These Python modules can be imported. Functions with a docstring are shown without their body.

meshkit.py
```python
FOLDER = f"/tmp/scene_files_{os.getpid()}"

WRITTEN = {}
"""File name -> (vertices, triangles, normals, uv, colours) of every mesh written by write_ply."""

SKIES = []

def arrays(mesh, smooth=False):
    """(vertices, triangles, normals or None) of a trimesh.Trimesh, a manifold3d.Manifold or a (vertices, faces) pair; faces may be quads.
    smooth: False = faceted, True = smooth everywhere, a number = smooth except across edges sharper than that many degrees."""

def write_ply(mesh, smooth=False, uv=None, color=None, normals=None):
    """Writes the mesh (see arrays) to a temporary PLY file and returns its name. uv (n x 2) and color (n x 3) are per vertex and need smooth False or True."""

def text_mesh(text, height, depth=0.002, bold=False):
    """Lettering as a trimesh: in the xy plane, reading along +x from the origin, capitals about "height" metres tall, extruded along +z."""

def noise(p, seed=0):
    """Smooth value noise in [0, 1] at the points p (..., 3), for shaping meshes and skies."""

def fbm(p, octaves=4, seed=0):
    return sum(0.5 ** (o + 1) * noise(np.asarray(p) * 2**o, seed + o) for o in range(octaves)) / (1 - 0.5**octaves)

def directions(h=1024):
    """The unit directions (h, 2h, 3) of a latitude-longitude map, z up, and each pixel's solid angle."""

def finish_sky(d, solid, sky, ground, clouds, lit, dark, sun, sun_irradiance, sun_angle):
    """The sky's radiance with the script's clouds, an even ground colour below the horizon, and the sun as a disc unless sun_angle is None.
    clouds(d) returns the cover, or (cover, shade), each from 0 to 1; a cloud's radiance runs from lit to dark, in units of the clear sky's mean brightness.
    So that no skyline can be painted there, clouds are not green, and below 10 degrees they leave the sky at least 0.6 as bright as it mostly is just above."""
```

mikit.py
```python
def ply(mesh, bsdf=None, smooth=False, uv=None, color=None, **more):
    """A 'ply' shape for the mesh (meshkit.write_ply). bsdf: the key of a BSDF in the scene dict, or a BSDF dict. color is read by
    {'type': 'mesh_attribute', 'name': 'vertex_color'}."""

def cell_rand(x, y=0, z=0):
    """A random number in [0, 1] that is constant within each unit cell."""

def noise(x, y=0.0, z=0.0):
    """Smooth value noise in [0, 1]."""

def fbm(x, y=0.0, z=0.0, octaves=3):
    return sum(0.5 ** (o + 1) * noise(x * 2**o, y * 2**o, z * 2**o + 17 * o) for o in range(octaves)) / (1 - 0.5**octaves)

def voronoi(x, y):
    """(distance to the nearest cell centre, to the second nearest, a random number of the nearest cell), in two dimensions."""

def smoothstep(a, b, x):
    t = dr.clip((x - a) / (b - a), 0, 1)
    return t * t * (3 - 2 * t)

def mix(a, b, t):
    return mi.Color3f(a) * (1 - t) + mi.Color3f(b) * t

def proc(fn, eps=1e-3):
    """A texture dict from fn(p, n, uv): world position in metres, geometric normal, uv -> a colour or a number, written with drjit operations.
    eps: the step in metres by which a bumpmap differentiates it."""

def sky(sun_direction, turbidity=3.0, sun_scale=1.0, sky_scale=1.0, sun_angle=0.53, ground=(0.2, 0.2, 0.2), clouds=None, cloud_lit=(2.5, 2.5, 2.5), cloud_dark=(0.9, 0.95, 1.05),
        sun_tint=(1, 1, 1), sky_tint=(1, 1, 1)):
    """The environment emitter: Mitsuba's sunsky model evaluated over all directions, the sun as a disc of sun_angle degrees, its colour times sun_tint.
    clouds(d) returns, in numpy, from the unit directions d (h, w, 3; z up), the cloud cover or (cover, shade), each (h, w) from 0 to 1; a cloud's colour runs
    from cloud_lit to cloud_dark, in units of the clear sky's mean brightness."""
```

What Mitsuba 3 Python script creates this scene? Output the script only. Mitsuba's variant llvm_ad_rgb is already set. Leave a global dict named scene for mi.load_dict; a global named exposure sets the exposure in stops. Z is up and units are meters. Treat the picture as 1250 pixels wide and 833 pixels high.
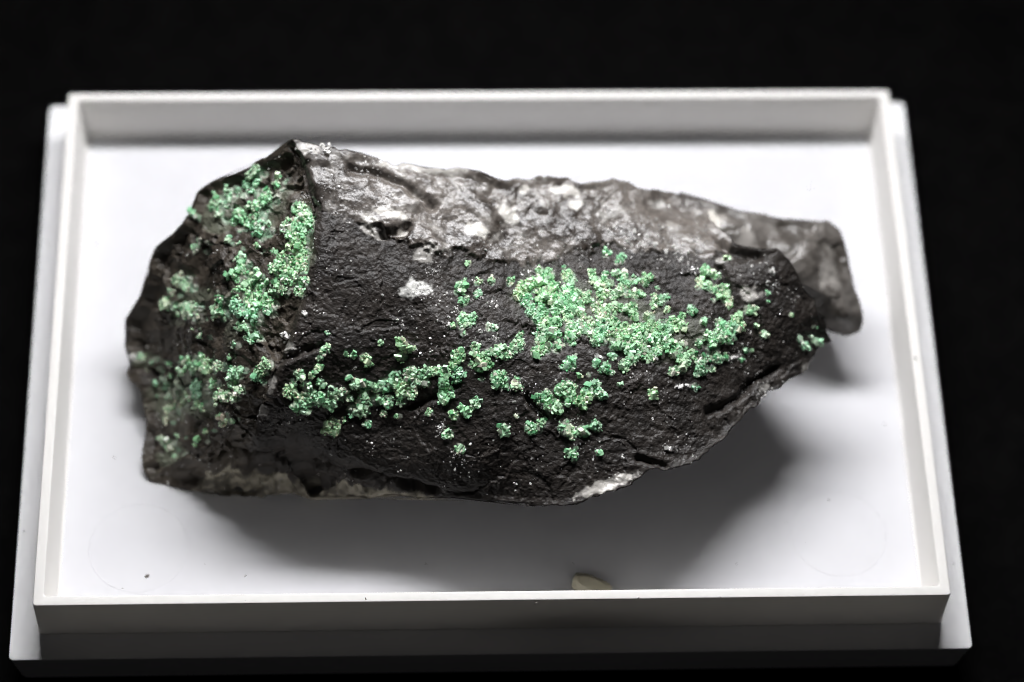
import math, random
import numpy as np, trimesh, mitsuba as mi, drjit as dr
from scipy.spatial import Delaunay, cKDTree, ConvexHull
from scipy.interpolate import RBFInterpolator, LinearNDInterpolator
from shapely.geometry import Polygon
import shapely
import mikit, meshkit

rng = np.random.default_rng(7)
MM = 1e-3
T = mi.ScalarTransform4f
scene = {'type': 'scene'}
labels = {}

# ------------------------------------------------------------------ camera
EYE = np.array([-5.55871, -93.99901, 158.80604]) * MM
FWD = np.array([0.04001, 0.52319, -0.85128])
UP = np.array([0.00787, 0.85177, 0.52386])
scene['camera'] = {
    'type': 'thinlens', 'fov': 21.115, 'fov_axis': 'x', 'near_clip': 0.01, 'far_clip': 20.0,
    'aperture_radius': 2.6 * MM, 'focus_distance': 0.1689,
    'to_world': T().look_at(origin=EYE.tolist(), target=(EYE + FWD).tolist(), up=UP.tolist()),
}
exposure = 0.0

# ------------------------------------------------------------------ lamps (both out of the frame)
def lamp(key, centre, aim, half_w, half_h, radiance, depth):
    c, a = np.array(centre) * MM, np.array(aim) * MM
    to = T().look_at(origin=c.tolist(), target=a.tolist(), up=[0, 0, 1])
    scene[key + '__diffuser'] = {'type': 'rectangle', 'to_world': to @ T().scale([half_w * MM, half_h * MM, 1]),
                                 'emitter': {'type': 'area', 'radiance': {'type': 'rgb', 'value': radiance}},
                                 'bsdf': {'type': 'ref', 'id': 'lamp_metal'}}
    hw, hh, d = half_w + 4, half_h + 4, depth
    v = [(-hw, -hh, -1), (hw, -hh, -1), (hw, hh, -1), (-hw, hh, -1), (-hw * .7, -hh * .7, -d), (hw * .7, -hh * .7, -d), (hw * .7, hh * .7, -d), (-hw * .7, hh * .7, -d)]
    m = trimesh.Trimesh(np.array(v) * MM, [[0, 2, 1], [0, 3, 2], [4, 5, 6], [4, 6, 7], [0, 1, 5], [0, 5, 4], [1, 2, 6], [1, 6, 5], [2, 3, 7], [2, 7, 6], [3, 0, 4], [3, 4, 7]])
    scene[key + '__housing'] = mikit.ply(m, 'lamp_metal', to_world=to)

scene['lamp_metal'] = {'type': 'twosided', 'bsdf': {'type': 'principled', 'base_color': {'type': 'rgb', 'value': [.05, .05, .05]}, 'roughness': .4}}
KEY = 45.0
lamp('desk_lamp', (2, 47, 79), (2, -50, 55), 40, 9, [KEY * .99, KEY * .985, KEY], 24)
lamp('ceiling_lamp', (10, -230, 390), (0, 0, 0), 100, 70, [.23, .225, .23], 30)
labels['ceiling_lamp'] = {'label': 'dim ceiling lamp high above the tray and the camera', 'category': 'lamp'}
labels['desk_lamp'] = {'label': 'black desk lamp head leaning over the back of the white tray', 'category': 'lamp'}

# ------------------------------------------------------------------ materials
def rgb(*v): return {'type': 'rgb', 'value': list(v)}
VC = {'type': 'mesh_attribute', 'name': 'vertex_color'}
def plastic_tone(p, n, uv):
    f = mikit.fbm(p.x * 900, p.y * 900, p.z * 900, 2)
    return mikit.mix((.88, .88, .89), (.90, .90, .905), f)
def floor_tone(p, n, uv):
    f = mikit.fbm(p.x * 500, p.y * 500, 0, 3)
    return mikit.mix((.615, .615, .638), (.64, .64, .658), f)
def plastic_relief(p, n, uv):
    return mikit.noise(p.x * 9000, p.y * 9000, p.z * 9000) * .5 + mikit.noise(p.x * 2500, p.y * 2500, p.z * 2500)
scene['plastic'] = {'type': 'twosided', 'bsdf': {'type': 'bumpmap', 'arbitrary': mikit.proc(plastic_relief, 3e-5), 'scale': 3e-6,
    'bsdf': {'type': 'principled', 'base_color': mikit.proc(plastic_tone), 'roughness': .5, 'specular': .3}}}
scene['plastic_floor'] = {'type': 'twosided', 'bsdf': {'type': 'bumpmap', 'arbitrary': mikit.proc(plastic_relief, 3e-5), 'scale': 5e-6,
    'bsdf': {'type': 'principled', 'base_color': mikit.proc(floor_tone), 'roughness': .55, 'specular': .25}}}
scene['plastic_thin'] = {'type': 'principledthin', 'base_color': rgb(.90, .886, .855), 'roughness': .4, 'spec_trans': 0.0, 'diff_trans': .28, 'eta': 1.45}
def table_tone(p, n, uv):
    f = mikit.fbm(p.x * 700, p.y * 700, 0, 3)
    return mikit.mix((.0006, .0006, .0007), (.0036, .0035, .0034), f * .6 + .4 * mikit.noise(p.x * 3500, p.y * 3500, 0))
scene['black_table'] = {'type': 'twosided', 'bsdf': {'type': 'bumpmap', 'arbitrary': mikit.proc(lambda p, n, uv: mikit.fbm(p.x * 2600, p.y * 2600, 0, 3), 5e-5), 'scale': 1.5e-5,
    'bsdf': {'type': 'principled', 'base_color': mikit.proc(table_tone), 'roughness': .7, 'specular': .015}}}
def grain(p, n, uv):
    return mikit.noise(p.x * 14000, p.y * 14000, p.z * 14000) + mikit.noise(p.x * 5200, p.y * 5200, p.z * 5200) * 1.3
def rock_bsdf(rough, spec, depth):
    return {'type': 'twosided', 'bsdf': {'type': 'bumpmap', 'arbitrary': mikit.proc(grain, 1.2e-5), 'scale': depth,
            'bsdf': {'type': 'principled', 'base_color': VC, 'roughness': rough, 'specular': spec}}}
scene['matrix_stone'] = rock_bsdf(.50, .34, 3.0e-5)
scene['quartz_stone'] = rock_bsdf(.32, .5, 1.2e-5)
scene['green_mineral'] = {'type': 'twosided', 'bsdf': {'type': 'principled', 'base_color': VC, 'roughness': .32, 'specular': .42}}
scene['clear_grain'] = {'type': 'twosided', 'bsdf': {'type': 'principled', 'base_color': VC, 'roughness': .12, 'specular': .8}}

# ------------------------------------------------------------------ table
def grid_sheet(x0, x1, y0, y1, z):
    v = np.array([(x0, y0, z), (x1, y0, z), (x1, y1, z), (x0, y1, z)]) * MM
    return trimesh.Trimesh(v, [[0, 1, 2], [0, 2, 3]], process=False)
scene['tabletop'] = mikit.ply(grid_sheet(-900, 900, -500, 700, 0), 'black_table')
labels['tabletop'] = {'label': 'matt black table surface under the white plastic tray', 'category': 'table', 'kind': 'structure'}

# measured shapes, mm
MARKS = [(-22.277, -13.601, 3.202), (22.263, -13.137, 3.097)]
ROCK_OUT = [(-12.244, 7.262, 18.426), (-13.676, 6.713, 17.426), (-15.062, 6.717, 16.426), (-17.075, 6.561, 15.226), (-18.311, 6.303, 14.426), (-19.07, 5.594, 13.626), (-20.13, 4.505, 12.826), (-21.478, 4.168, 11.026), (-21.989, 3.233, 9.826), (-22.995, 2.278, 8.226), (-23.647, 1.265, 7.026), (-23.72, -0.051, 6.426), (-23.382, -2.233, 5.826), (-22.383, -3.604, 5.426), (-21.96, -4.997, 5.126), (-21.829, -6.728, 4.826), (-22.126, -7.907, 4.426), (-22.014, -8.676, 4.126), (-21.661, -9.166, 3.926), (-21.038, -9.399, 3.576), (-19.724, -9.744, 3.526), (-18.516, -9.996, 3.526), (-15.116, -10.272, 3.526), (-11.431, -10.75, 4.226), (-7.762, -11.535, 5.826), (-5.184, -12.369, 7.426), (-1.239, -13.398, 8.826), (0.513, -13.802, 9.326), (3.108, -14.271, 9.826), (5.112, -14.344, 10.026), (6.275, -14.008, 10.226), (7.59, -13.674, 10.426), (8.465, -13.223, 10.526), (8.571, -12.992, 10.626), (9.442, -12.772, 10.626), (11.601, -12.219, 10.626), (13.121, -11.484, 10.626), (14.366, -10.391, 10.626), (15.65, -8.878, 10.626), (16.818, -7.825, 10.526), (17.492, -6.58, 10.426), (18.592, -5.931, 10.326), (20.209, -4.922, 10.126), (20.459, -4.439, 10.126), (21.265, -3.288, 9.926), (21.905, -2.741, 9.826), (21.706, -2.617, 10.226), (20.968, -1.823, 11.626), (20.735, -0.903, 12.026), (19.919, -0.111, 12.826), (19.178, 0.924, 13.626), (18.218, 1.531, 14.226), (16.973, 1.603, 14.226), (15.752, 2.189, 13.826), (14.799, 3.27, 13.626), (14.003, 5.001, 13.226), (13.047, 6.358, 13.026), (11.978, 6.484, 13.226), (9.636, 6.33, 14.026), (8.079, 6.498, 14.626), (6.323, 6.485, 15.026), (4.628, 6.229, 15.226), (2.365, 6.155, 15.626), (0.847, 6.264, 16.026), (-0.354, 6.434, 16.426), (-1.861, 6.254, 16.426), (-3.674, 6.426, 16.826), (-6.204, 6.285, 17.226), (-8.101, 6.635, 17.726), (-10.095, 7.046, 18.226), (-11.012, 7.097, 18.426)]
ROCK_CTL = [(-11.92, 6.276, 18.526), (-11.546, 4.054, 18.226), (-10.886, 2.181, 17.626), (-11.029, 0.133, 17.226), (-11.534, -2.054, 16.426), (-12.55, -5.032, 15.026), (-13.415, -6.769, 14.026), (-14.316, -8.62, 12.226), (-14.912, -9.863, 9.826), (-15.444, -10.04, 7.326), (-17.373, 1.776, 14.826), (-15.301, 3.426, 16.026), (-13.731, 4.454, 17.226), (-17.907, -0.853, 13.226), (-20.119, -1.634, 10.626), (-15.731, -2.968, 14.626), (-18.996, -5.509, 10.026), (-16.542, -5.777, 12.426), (-20.743, -2.841, 8.626), (-19.072, -7.802, 7.826), (-16.862, -8.965, 9.826), (-19.956, -8.745, 5.826), (-18.054, -9.977, 6.626), (-20.533, -5.357, 6.726), (-12.888, -10.255, 7.026), (-9.262, -11.312, 8.026), (-6.197, -12.023, 8.626), (-3.158, -12.794, 9.026), (-18.732, -9.715, 4.326), (-15.611, -9.873, 4.226), (-11.435, -10.093, 4.326), (-7.753, -11.391, 6.426), (-8.102, 3.656, 17.426), (-5.047, 2.672, 17.026), (-8.108, 0.377, 16.826), (-5.088, -2.149, 16.026), (-8.621, -2.72, 16.026), (-6.124, -5.312, 14.426), (-10.144, -5.988, 14.626), (-10.189, -8.661, 12.226), (-6.157, -8.585, 12.026), (-8.714, -10.913, 10.026), (-2.148, -11.542, 11.026), (-2.122, -8.218, 13.326), (-2.099, -5.655, 14.926), (-2.028, -0.836, 15.826), (0.101, 3.317, 16.026), (2.124, 0.878, 15.026), (1.124, 2.055, 15.126), (4.249, 2.72, 15.026), (5.358, 4.591, 15.026), (-1.957, 3.681, 16.426), (-3.488, 4.733, 16.726), (2.026, -2.646, 14.826), (1.927, -6.507, 14.326), (1.895, -9.19, 12.926), (1.872, -11.753, 11.326), (6.248, 0.494, 14.626), (6.143, -2.363, 14.326), (6.006, -6.242, 13.826), (5.952, -9.056, 12.626), (5.914, -11.741, 11.226), (6.905, -13.091, 10.526), (10.091, 3.979, 14.026), (9.925, 1.28, 14.326), (10.308, -1.6, 14.026), (10.142, -5.443, 13.426), (10.065, -8.336, 12.326), (10.005, -10.916, 11.226), (13.597, 1.45, 14.026), (13.968, -0.955, 13.926), (13.808, -4.217, 13.326), (13.757, -6.955, 11.926), (13.668, -9.853, 10.826), (17.087, -0.916, 13.826), (17.043, -3.207, 12.626), (17.016, -5.432, 11.326), (19.457, -2.917, 12.126), (19.754, -4.067, 11.026), (15.851, 0.194, 14.026)]
LOBE_OUT = [(12.561, 7.503, 12.026), (14.19, 7.315, 11.626), (15.679, 6.86, 11.426), (16.592, 6.602, 11.226), (18.331, 6.597, 11.026), (19.554, 6.143, 10.826), (20.976, 6.139, 10.626), (22.439, 6.6, 10.026), (23.234, 5.827, 9.626), (23.806, 4.412, 9.226), (24.205, 2.308, 8.426), (24.515, 1.291, 7.826), (24.6, 0.467, 7.426), (24.366, -0.041, 6.826), (23.535, -0.29, 6.426), (22.559, 0.281, 6.026), (20.969, 0.617, 6.426), (19.018, 1.274, 7.426), (16.319, 2.564, 8.426), (13.628, 3.847, 9.426), (12.03, 6.065, 10.926)]
LOBE_CTL = [(14.031, 5.681, 12.226), (15.064, 4.667, 11.826), (16.105, 3.781, 11.426), (17.018, 5.37, 11.426), (18.344, 4.668, 11.026), (20.196, 4.149, 10.826), (21.568, 4.271, 10.626), (22.047, 2.752, 10.026), (20.605, 1.499, 10.026), (22.505, 0.736, 9.226), (23.66, 0.352, 8.326), (22.589, -0.08, 8.026), (19.276, 2.383, 10.626), (22.678, 2.056, 9.626)]
BORDER = [(-23.805, 19.348), (-13.801, 17.159), (-11.555, 14.399), (-10.835, 12.063), (-10.127, 11.188), (-8.611, 10.674), (-6.584, 9.999), (-4.812, 9.221), (-3.542, 8.911), (-2.26, 9.118), (-0.979, 8.811), (0.556, 8.089), (2.094, 7.773), (4.183, 8.438), (6.279, 8.9), (7.853, 9.052), (9.944, 8.941), (12.021, 8.565), (14.085, 8.239), (15.166, 8.55), (16.558, 9.703), (24.192, 11.882)]
CREST = [(-15.886, -7.347), (-15.445, -4.632), (-14.912, -3.157), (-14.214, -0.831), (-13.264, 1.691), (-12.55, 3.696), (-11.434, 6.962), (-10.928, 9.241), (-10.835, 11.19), (-11.241, 13.094), (-11.574, 15.887)]
UNDER = [(-22.621, -8.434), (-20.258, -6.399), (-19.009, -6.061), (-17.503, -5.575), (-15.55, -5.554), (-12.958, -5.885), (-9.297, -6.138), (-6.206, -6.409), (-3.155, -6.708), (-0.13, -8.074)]
GROOVES = [(0.2, 0.75, [(-17.938, -4.839), (-15.439, -4.576), (-12.893, -5.03), (-9.265, -5.397), (-6.199, -5.792), (-3.662, -6.184)]), (0.16, 0.4, [(-13.161, 1.942), (-11.899, 2.586), (-10.542, 2.978)]), (0.2, 0.5, [(2.152, -0.292), (2.652, -0.951), (3.304, -1.562)]), (0.22, 0.5, [(13.608, -1.355), (15.329, -0.623), (17.011, 0.777), (18.104, 1.277)]), (0.25, 0.6, [(-6.585, 9.845), (-5.567, 10.046), (-5.158, 10.355)]), (0.15, 0.4, [(8.962, -4.045), (9.972, -4.459), (10.579, -4.667)]), (0.15, 0.35, [(-5.146, -0.91), (-3.63, -0.205), (-2.118, 0.698)]), (0.2, 0.4, [(14.558, 7.607), (15.007, 6.563), (14.86, 5.788)]), (0.16, 0.4, [(-11.402, 14.398), (-11.241, 13.094), (-10.835, 11.806)]), (0.2, 0.5, [(-8.611, 14.165), (-6.567, 13.658), (-4.777, 12.763), (-3.504, 11.819)]), (0.25, 0.5, [(14.973, 9.189), (15.958, 8.754), (16.942, 8.529)])]
# ------------------------------------------------------------------ tray (all sizes in mm)
HX, HY = 30.0, 21.2127
FLOOR = 3.43
def loops(profile, corner=6):
    """Closed surface swept round a rounded rectangle: profile = [(inset, z, corner radius)]."""
    rings = []
    for d, z, r in profile:
        hx, hy = HX - d, HY - d
        ring = []
        for k, (sx, sy) in enumerate(((1, 1), (-1, 1), (-1, -1), (1, -1))):
            for j in range(corner + 1):
                t = math.pi / 2 * (k + j / corner)
                ring.append((sx * (hx - r) + r * math.cos(t), sy * (hy - r) + r * math.sin(t), z))
            # extra points along the side
            nx, ny = ((-1, 1), (-1, -1), (1, -1), (1, 1))[k]
        rings.append(ring)
    n = len(rings[0])
    v = np.array(rings).reshape(-1, 3)
    f = []
    for i in range(len(rings) - 1):
        for j in range(n):
            a, b = i * n + j, i * n + (j + 1) % n
            f += [[a, b, b + n], [a, b + n, a + n]]
    return trimesh.Trimesh(v * MM, f, process=False), rings
base_profile = [(.30, 0.0, .5), (.04, 2.98, .35), (.0, 3.06, .33), (.02, 3.15, .33), (.09, 3.2, .3), (1.70, 3.2, .3)]
base, _ = loops(base_profile)
scene['mineral_tray__base_ledge'] = mikit.ply(base, 'plastic', smooth=35)
rim_profile = [(1.70, 3.2, .3), (1.75, 3.22, .25), (1.78, 3.3, .22), (1.82, 6.98, .22), (1.85, 7.05, .2), (1.92, 7.08, .2),
               (2.36, 7.08, .22), (2.43, 7.05, .24), (2.47, 6.98, .25), (2.78, 3.62, .35), (2.84, 3.5, .4), (2.95, FLOOR, .45)]
rim, rings = loops(rim_profile)
scene['mineral_tray__rim'] = mikit.ply(rim, 'plastic_thin', smooth=35)
ring = np.array(rings[-1])
fl = trimesh.Trimesh(np.vstack([ring, [[0, 0, FLOOR]]]) * MM, [[i, (i + 1) % len(ring), len(ring)] for i in range(len(ring))], process=False)
scene['mineral_tray__floor'] = mikit.ply(fl, 'plastic_floor')
labels['mineral_tray'] = {'label': 'white plastic display tray with stepped rim holding the mineral specimen', 'category': 'tray'}
def disc_mark(x, y, r):
    prof = [(r, -.02), (r - .03, .010), (r - .07, .018), (r - .11, .010), (r - .13, -.02)]
    m = trimesh.creation.revolve(np.array(prof), sections=96)
    m.apply_translation([x, y, FLOOR]); m.apply_scale(MM)
    return m
for i, (x, y, r) in enumerate(MARKS):
    scene['mineral_tray__moulding_ring' + ('_%03d' % i if i else '')] = mikit.ply(disc_mark(x, y, r), 'plastic_floor', smooth=40)

# ------------------------------------------------------------------ rock
TH = math.radians(32)
CT, ST = math.cos(TH), math.sin(TH)
def to_frame(P):
    P = np.asarray(P, float)
    return np.stack([P[..., 0], P[..., 1] * CT + P[..., 2] * ST, -P[..., 1] * ST + P[..., 2] * CT], -1)
def to_world(Q):
    Q = np.asarray(Q, float)
    return np.stack([Q[..., 0], Q[..., 1] * CT - Q[..., 2] * ST, Q[..., 1] * ST + Q[..., 2] * CT], -1)
def fb(P, scale, octaves=3, seed=0, stretch=(1, 1, 1)):
    return meshkit.fbm(np.asarray(P) / scale * np.array(stretch) + 50, octaves, seed) - .5
def ridge(P, scale, octaves=2, seed=0, stretch=(1, 1, 1)):
    return 1 - np.abs(2 * meshkit.fbm(np.asarray(P) / scale * np.array(stretch) + 50, octaves, seed) - 1)
def sstep(a, b, x):
    t = np.clip((x - a) / (b - a), 0, 1)
    return t * t * (3 - 2 * t)

def build_rock(outline, ctrl, h, jag, disp, seed, blend=.45):
    """A stone as a closed mesh: an upper surface through the control points and an underside that closes it towards the tray floor."""
    r = np.random.default_rng(seed)
    O = to_frame(np.array(outline, float))
    C = to_frame(np.array(ctrl, float))
    seg = np.linalg.norm(np.diff(np.vstack([O, O[:1]])[:, :2], axis=0), axis=1)
    pts = []
    for i in range(len(O)):
        n = max(1, int(seg[i] / h))
        t = np.arange(n)[:, None] / n
        pts.append(O[i] * (1 - t) + O[(i + 1) % len(O)] * t)
    B = np.vstack(pts)
    P3 = np.c_[B[:, :2], np.zeros(len(B))]
    c = B[:, :2].mean(0)
    nrm = B[:, :2] - np.roll(B[:, :2], 1, 0) + np.roll(B[:, :2], -1, 0) - B[:, :2]
    nrm = np.c_[nrm[:, 1], -nrm[:, 0]]
    nrm /= np.maximum(np.linalg.norm(nrm, axis=1, keepdims=True), 1e-9)
    off = jag * (1.1 * fb(P3, 2.2, 2, seed) + .7 * fb(P3, 1.0, 2, seed + 2) + .3 * fb(P3, .32, 2, seed + 3))
    off += jag * .3 * (np.abs(fb(P3, 1.1, 1, seed + 5)) - .12)
    B[:, :2] += nrm * off[:, None]
    poly = Polygon(B[:, :2]).buffer(0)
    if poly.geom_type != 'Polygon': poly = max(poly.geoms, key=lambda g: g.area)
    x0, y0, x1, y1 = poly.bounds
    def interior(step, margin):
        gx, gy = np.meshgrid(np.arange(x0, x1, step), np.arange(y0, y1, step))
        g = np.c_[gx.ravel(), gy.ravel()] + (r.random((gx.size, 2)) - .5) * step * .5
        keep = shapely.contains_xy(poly.buffer(-margin), g[:, 0], g[:, 1])
        return g[keep]
    def tris(p2):
        f = Delaunay(p2).simplices
        cc = p2[f].mean(1)
        f = f[shapely.contains_xy(poly, cc[:, 0], cc[:, 1])]
        e1, e2 = p2[f[:, 1]] - p2[f[:, 0]], p2[f[:, 2]] - p2[f[:, 0]]
        a = e1[:, 0] * e2[:, 1] - e1[:, 1] * e2[:, 0]
        f[a < 0] = f[a < 0][:, ::-1]
        return f
    G = interior(h, h * .6)
    K = np.vstack([O, C])
    rb = RBFInterpolator(K[:, :2], K[:, 2], kernel='thin_plate_spline', smoothing=.05)
    ln = LinearNDInterpolator(np.vstack([K[:, :2]]), K[:, 2])
    def height(p2):
        a, b = rb(p2), ln(p2)
        b = np.where(np.isnan(b), a, b)
        return a * blend + b * (1 - blend)
    p2 = np.vstack([B[:, :2], G])
    w = height(p2)
    top = np.c_[p2, w]
    f = tris(p2)
    W = to_world(top)
    m = trimesh.Trimesh(W, f, process=False)
    N = np.array(m.vertex_normals)
    nB = len(B)
    dist = cKDTree(B[:, :2]).query(p2)[0]
    fade = .35 + .65 * sstep(0, .5, dist)
    W = W + N * (disp(top, W) * fade)[:, None]
    W[:, 2] = np.maximum(W[:, 2], FLOOR + .03)
    # underside
    U = interior(h * 4, h * 2)
    up2 = np.vstack([to_frame(W[:nB])[:, :2], U])
    d, near = cKDTree(up2[:nB]).query(U)
    wt = height(U)
    bw = to_frame(W[:nB])[near, 2] - 1.6 * d
    floor_w = (FLOOR + .05 - U[:, 1] * ST) / CT
    bw = np.minimum(np.maximum(bw, floor_w), wt - .5)
    UW = to_world(np.c_[U, bw])
    UW = UW + .5 * np.stack([fb(UW, 2.5, 3, 71), fb(UW, 2.5, 3, 72), fb(UW, 2.5, 3, 73)], -1)
    UW[:, 2] = np.maximum(UW[:, 2], FLOOR + .02)
    fu = tris(up2)[:, ::-1]
    idx = np.r_[np.arange(nB), np.arange(len(U)) + len(W)]
    V = np.vstack([W, UW])
    F = np.vstack([f, idx[fu]])
    return V, F, len(f), top

def add_part(key, V, N, col, F, bsdf):
    """One mesh of the scene from some of a stone's triangles, keeping the whole stone's normals."""
    used, inv = np.unique(F, return_inverse=True)
    m = trimesh.Trimesh(V[used] * MM, inv.reshape(-1, 3), process=False)
    path = meshkit.write_ply((np.array(m.vertices), np.array(m.faces)), True, None, col[used], N[used])
    scene[key] = {'type': 'ply', 'filename': path, 'face_normals': False, 'bsdf': {'type': 'ref', 'id': bsdf}}
def normals_of(V, F):
    n = np.zeros_like(V)
    fn = np.cross(V[F[:, 1]] - V[F[:, 0]], V[F[:, 2]] - V[F[:, 0]])
    for k in range(3): np.add.at(n, F[:, k], fn)
    return n / np.maximum(np.linalg.norm(n, axis=1, keepdims=True), 1e-12)

# how much of the stone is quartz: signed distance above the border line (frame mm), roughened
BX, BY = np.array(BORDER)[:, 0], np.array(BORDER)[:, 1]
def quartzness(Q):
    P = np.c_[Q[:, 0], Q[:, 1], np.zeros(len(Q))]
    s = Q[:, 1] - np.interp(Q[:, 0], BX, BY)
    return s + 1.5 * fb(P, 1.9, 4, 11) + .9 * fb(P, .4, 3, 12)
def ellipse(Q, a, b, ra, rb, rot=0, rough=.55, seed=0):
    P = np.c_[Q[:, 0], Q[:, 1], np.zeros(len(Q))]
    dx, dy = Q[:, 0] - a, Q[:, 1] - b
    c, s = math.cos(rot), math.sin(rot)
    u, v = (dx * c + dy * s) / ra, (-dx * s + dy * c) / rb
    return 1 - np.hypot(u, v) + rough * 2 * fb(P, max(.35, min(ra, rb) * .8), 3, 100 + seed)
def leftness(Q):
    return sstep(.6, -.6, Q[:, 0] - np.interp(Q[:, 1], CREST_Y, CREST_X))
CREST_Y, CREST_X = np.array(CREST)[:, 1], np.array(CREST)[:, 0]

def facets(P, cell, seed, slope, curve=.5):
    """Continuous broken faces: the lower envelope of tilted dishes round scattered points."""
    r = np.random.default_rng(seed)
    P = P + .5 * cell * np.stack([fb(P, cell * .7, 3, seed + k) for k in range(3)], -1)
    lo, hi = P.min(0) - cell, P.max(0) + cell
    n = int(np.prod((hi - lo) / cell)) + 8
    S = lo + r.random((n, 3)) * (hi - lo)
    i = cKDTree(S).query(P, k=14)[1]
    g = r.normal(0, slope, (n, 3))
    o = r.normal(0, slope * cell * .25, n)
    D = P[:, None, :] - S[i]
    return ((D * g[i]).sum(-1) + o[i] + curve * slope / cell * (D * D).sum(-1)).min(1)

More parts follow.
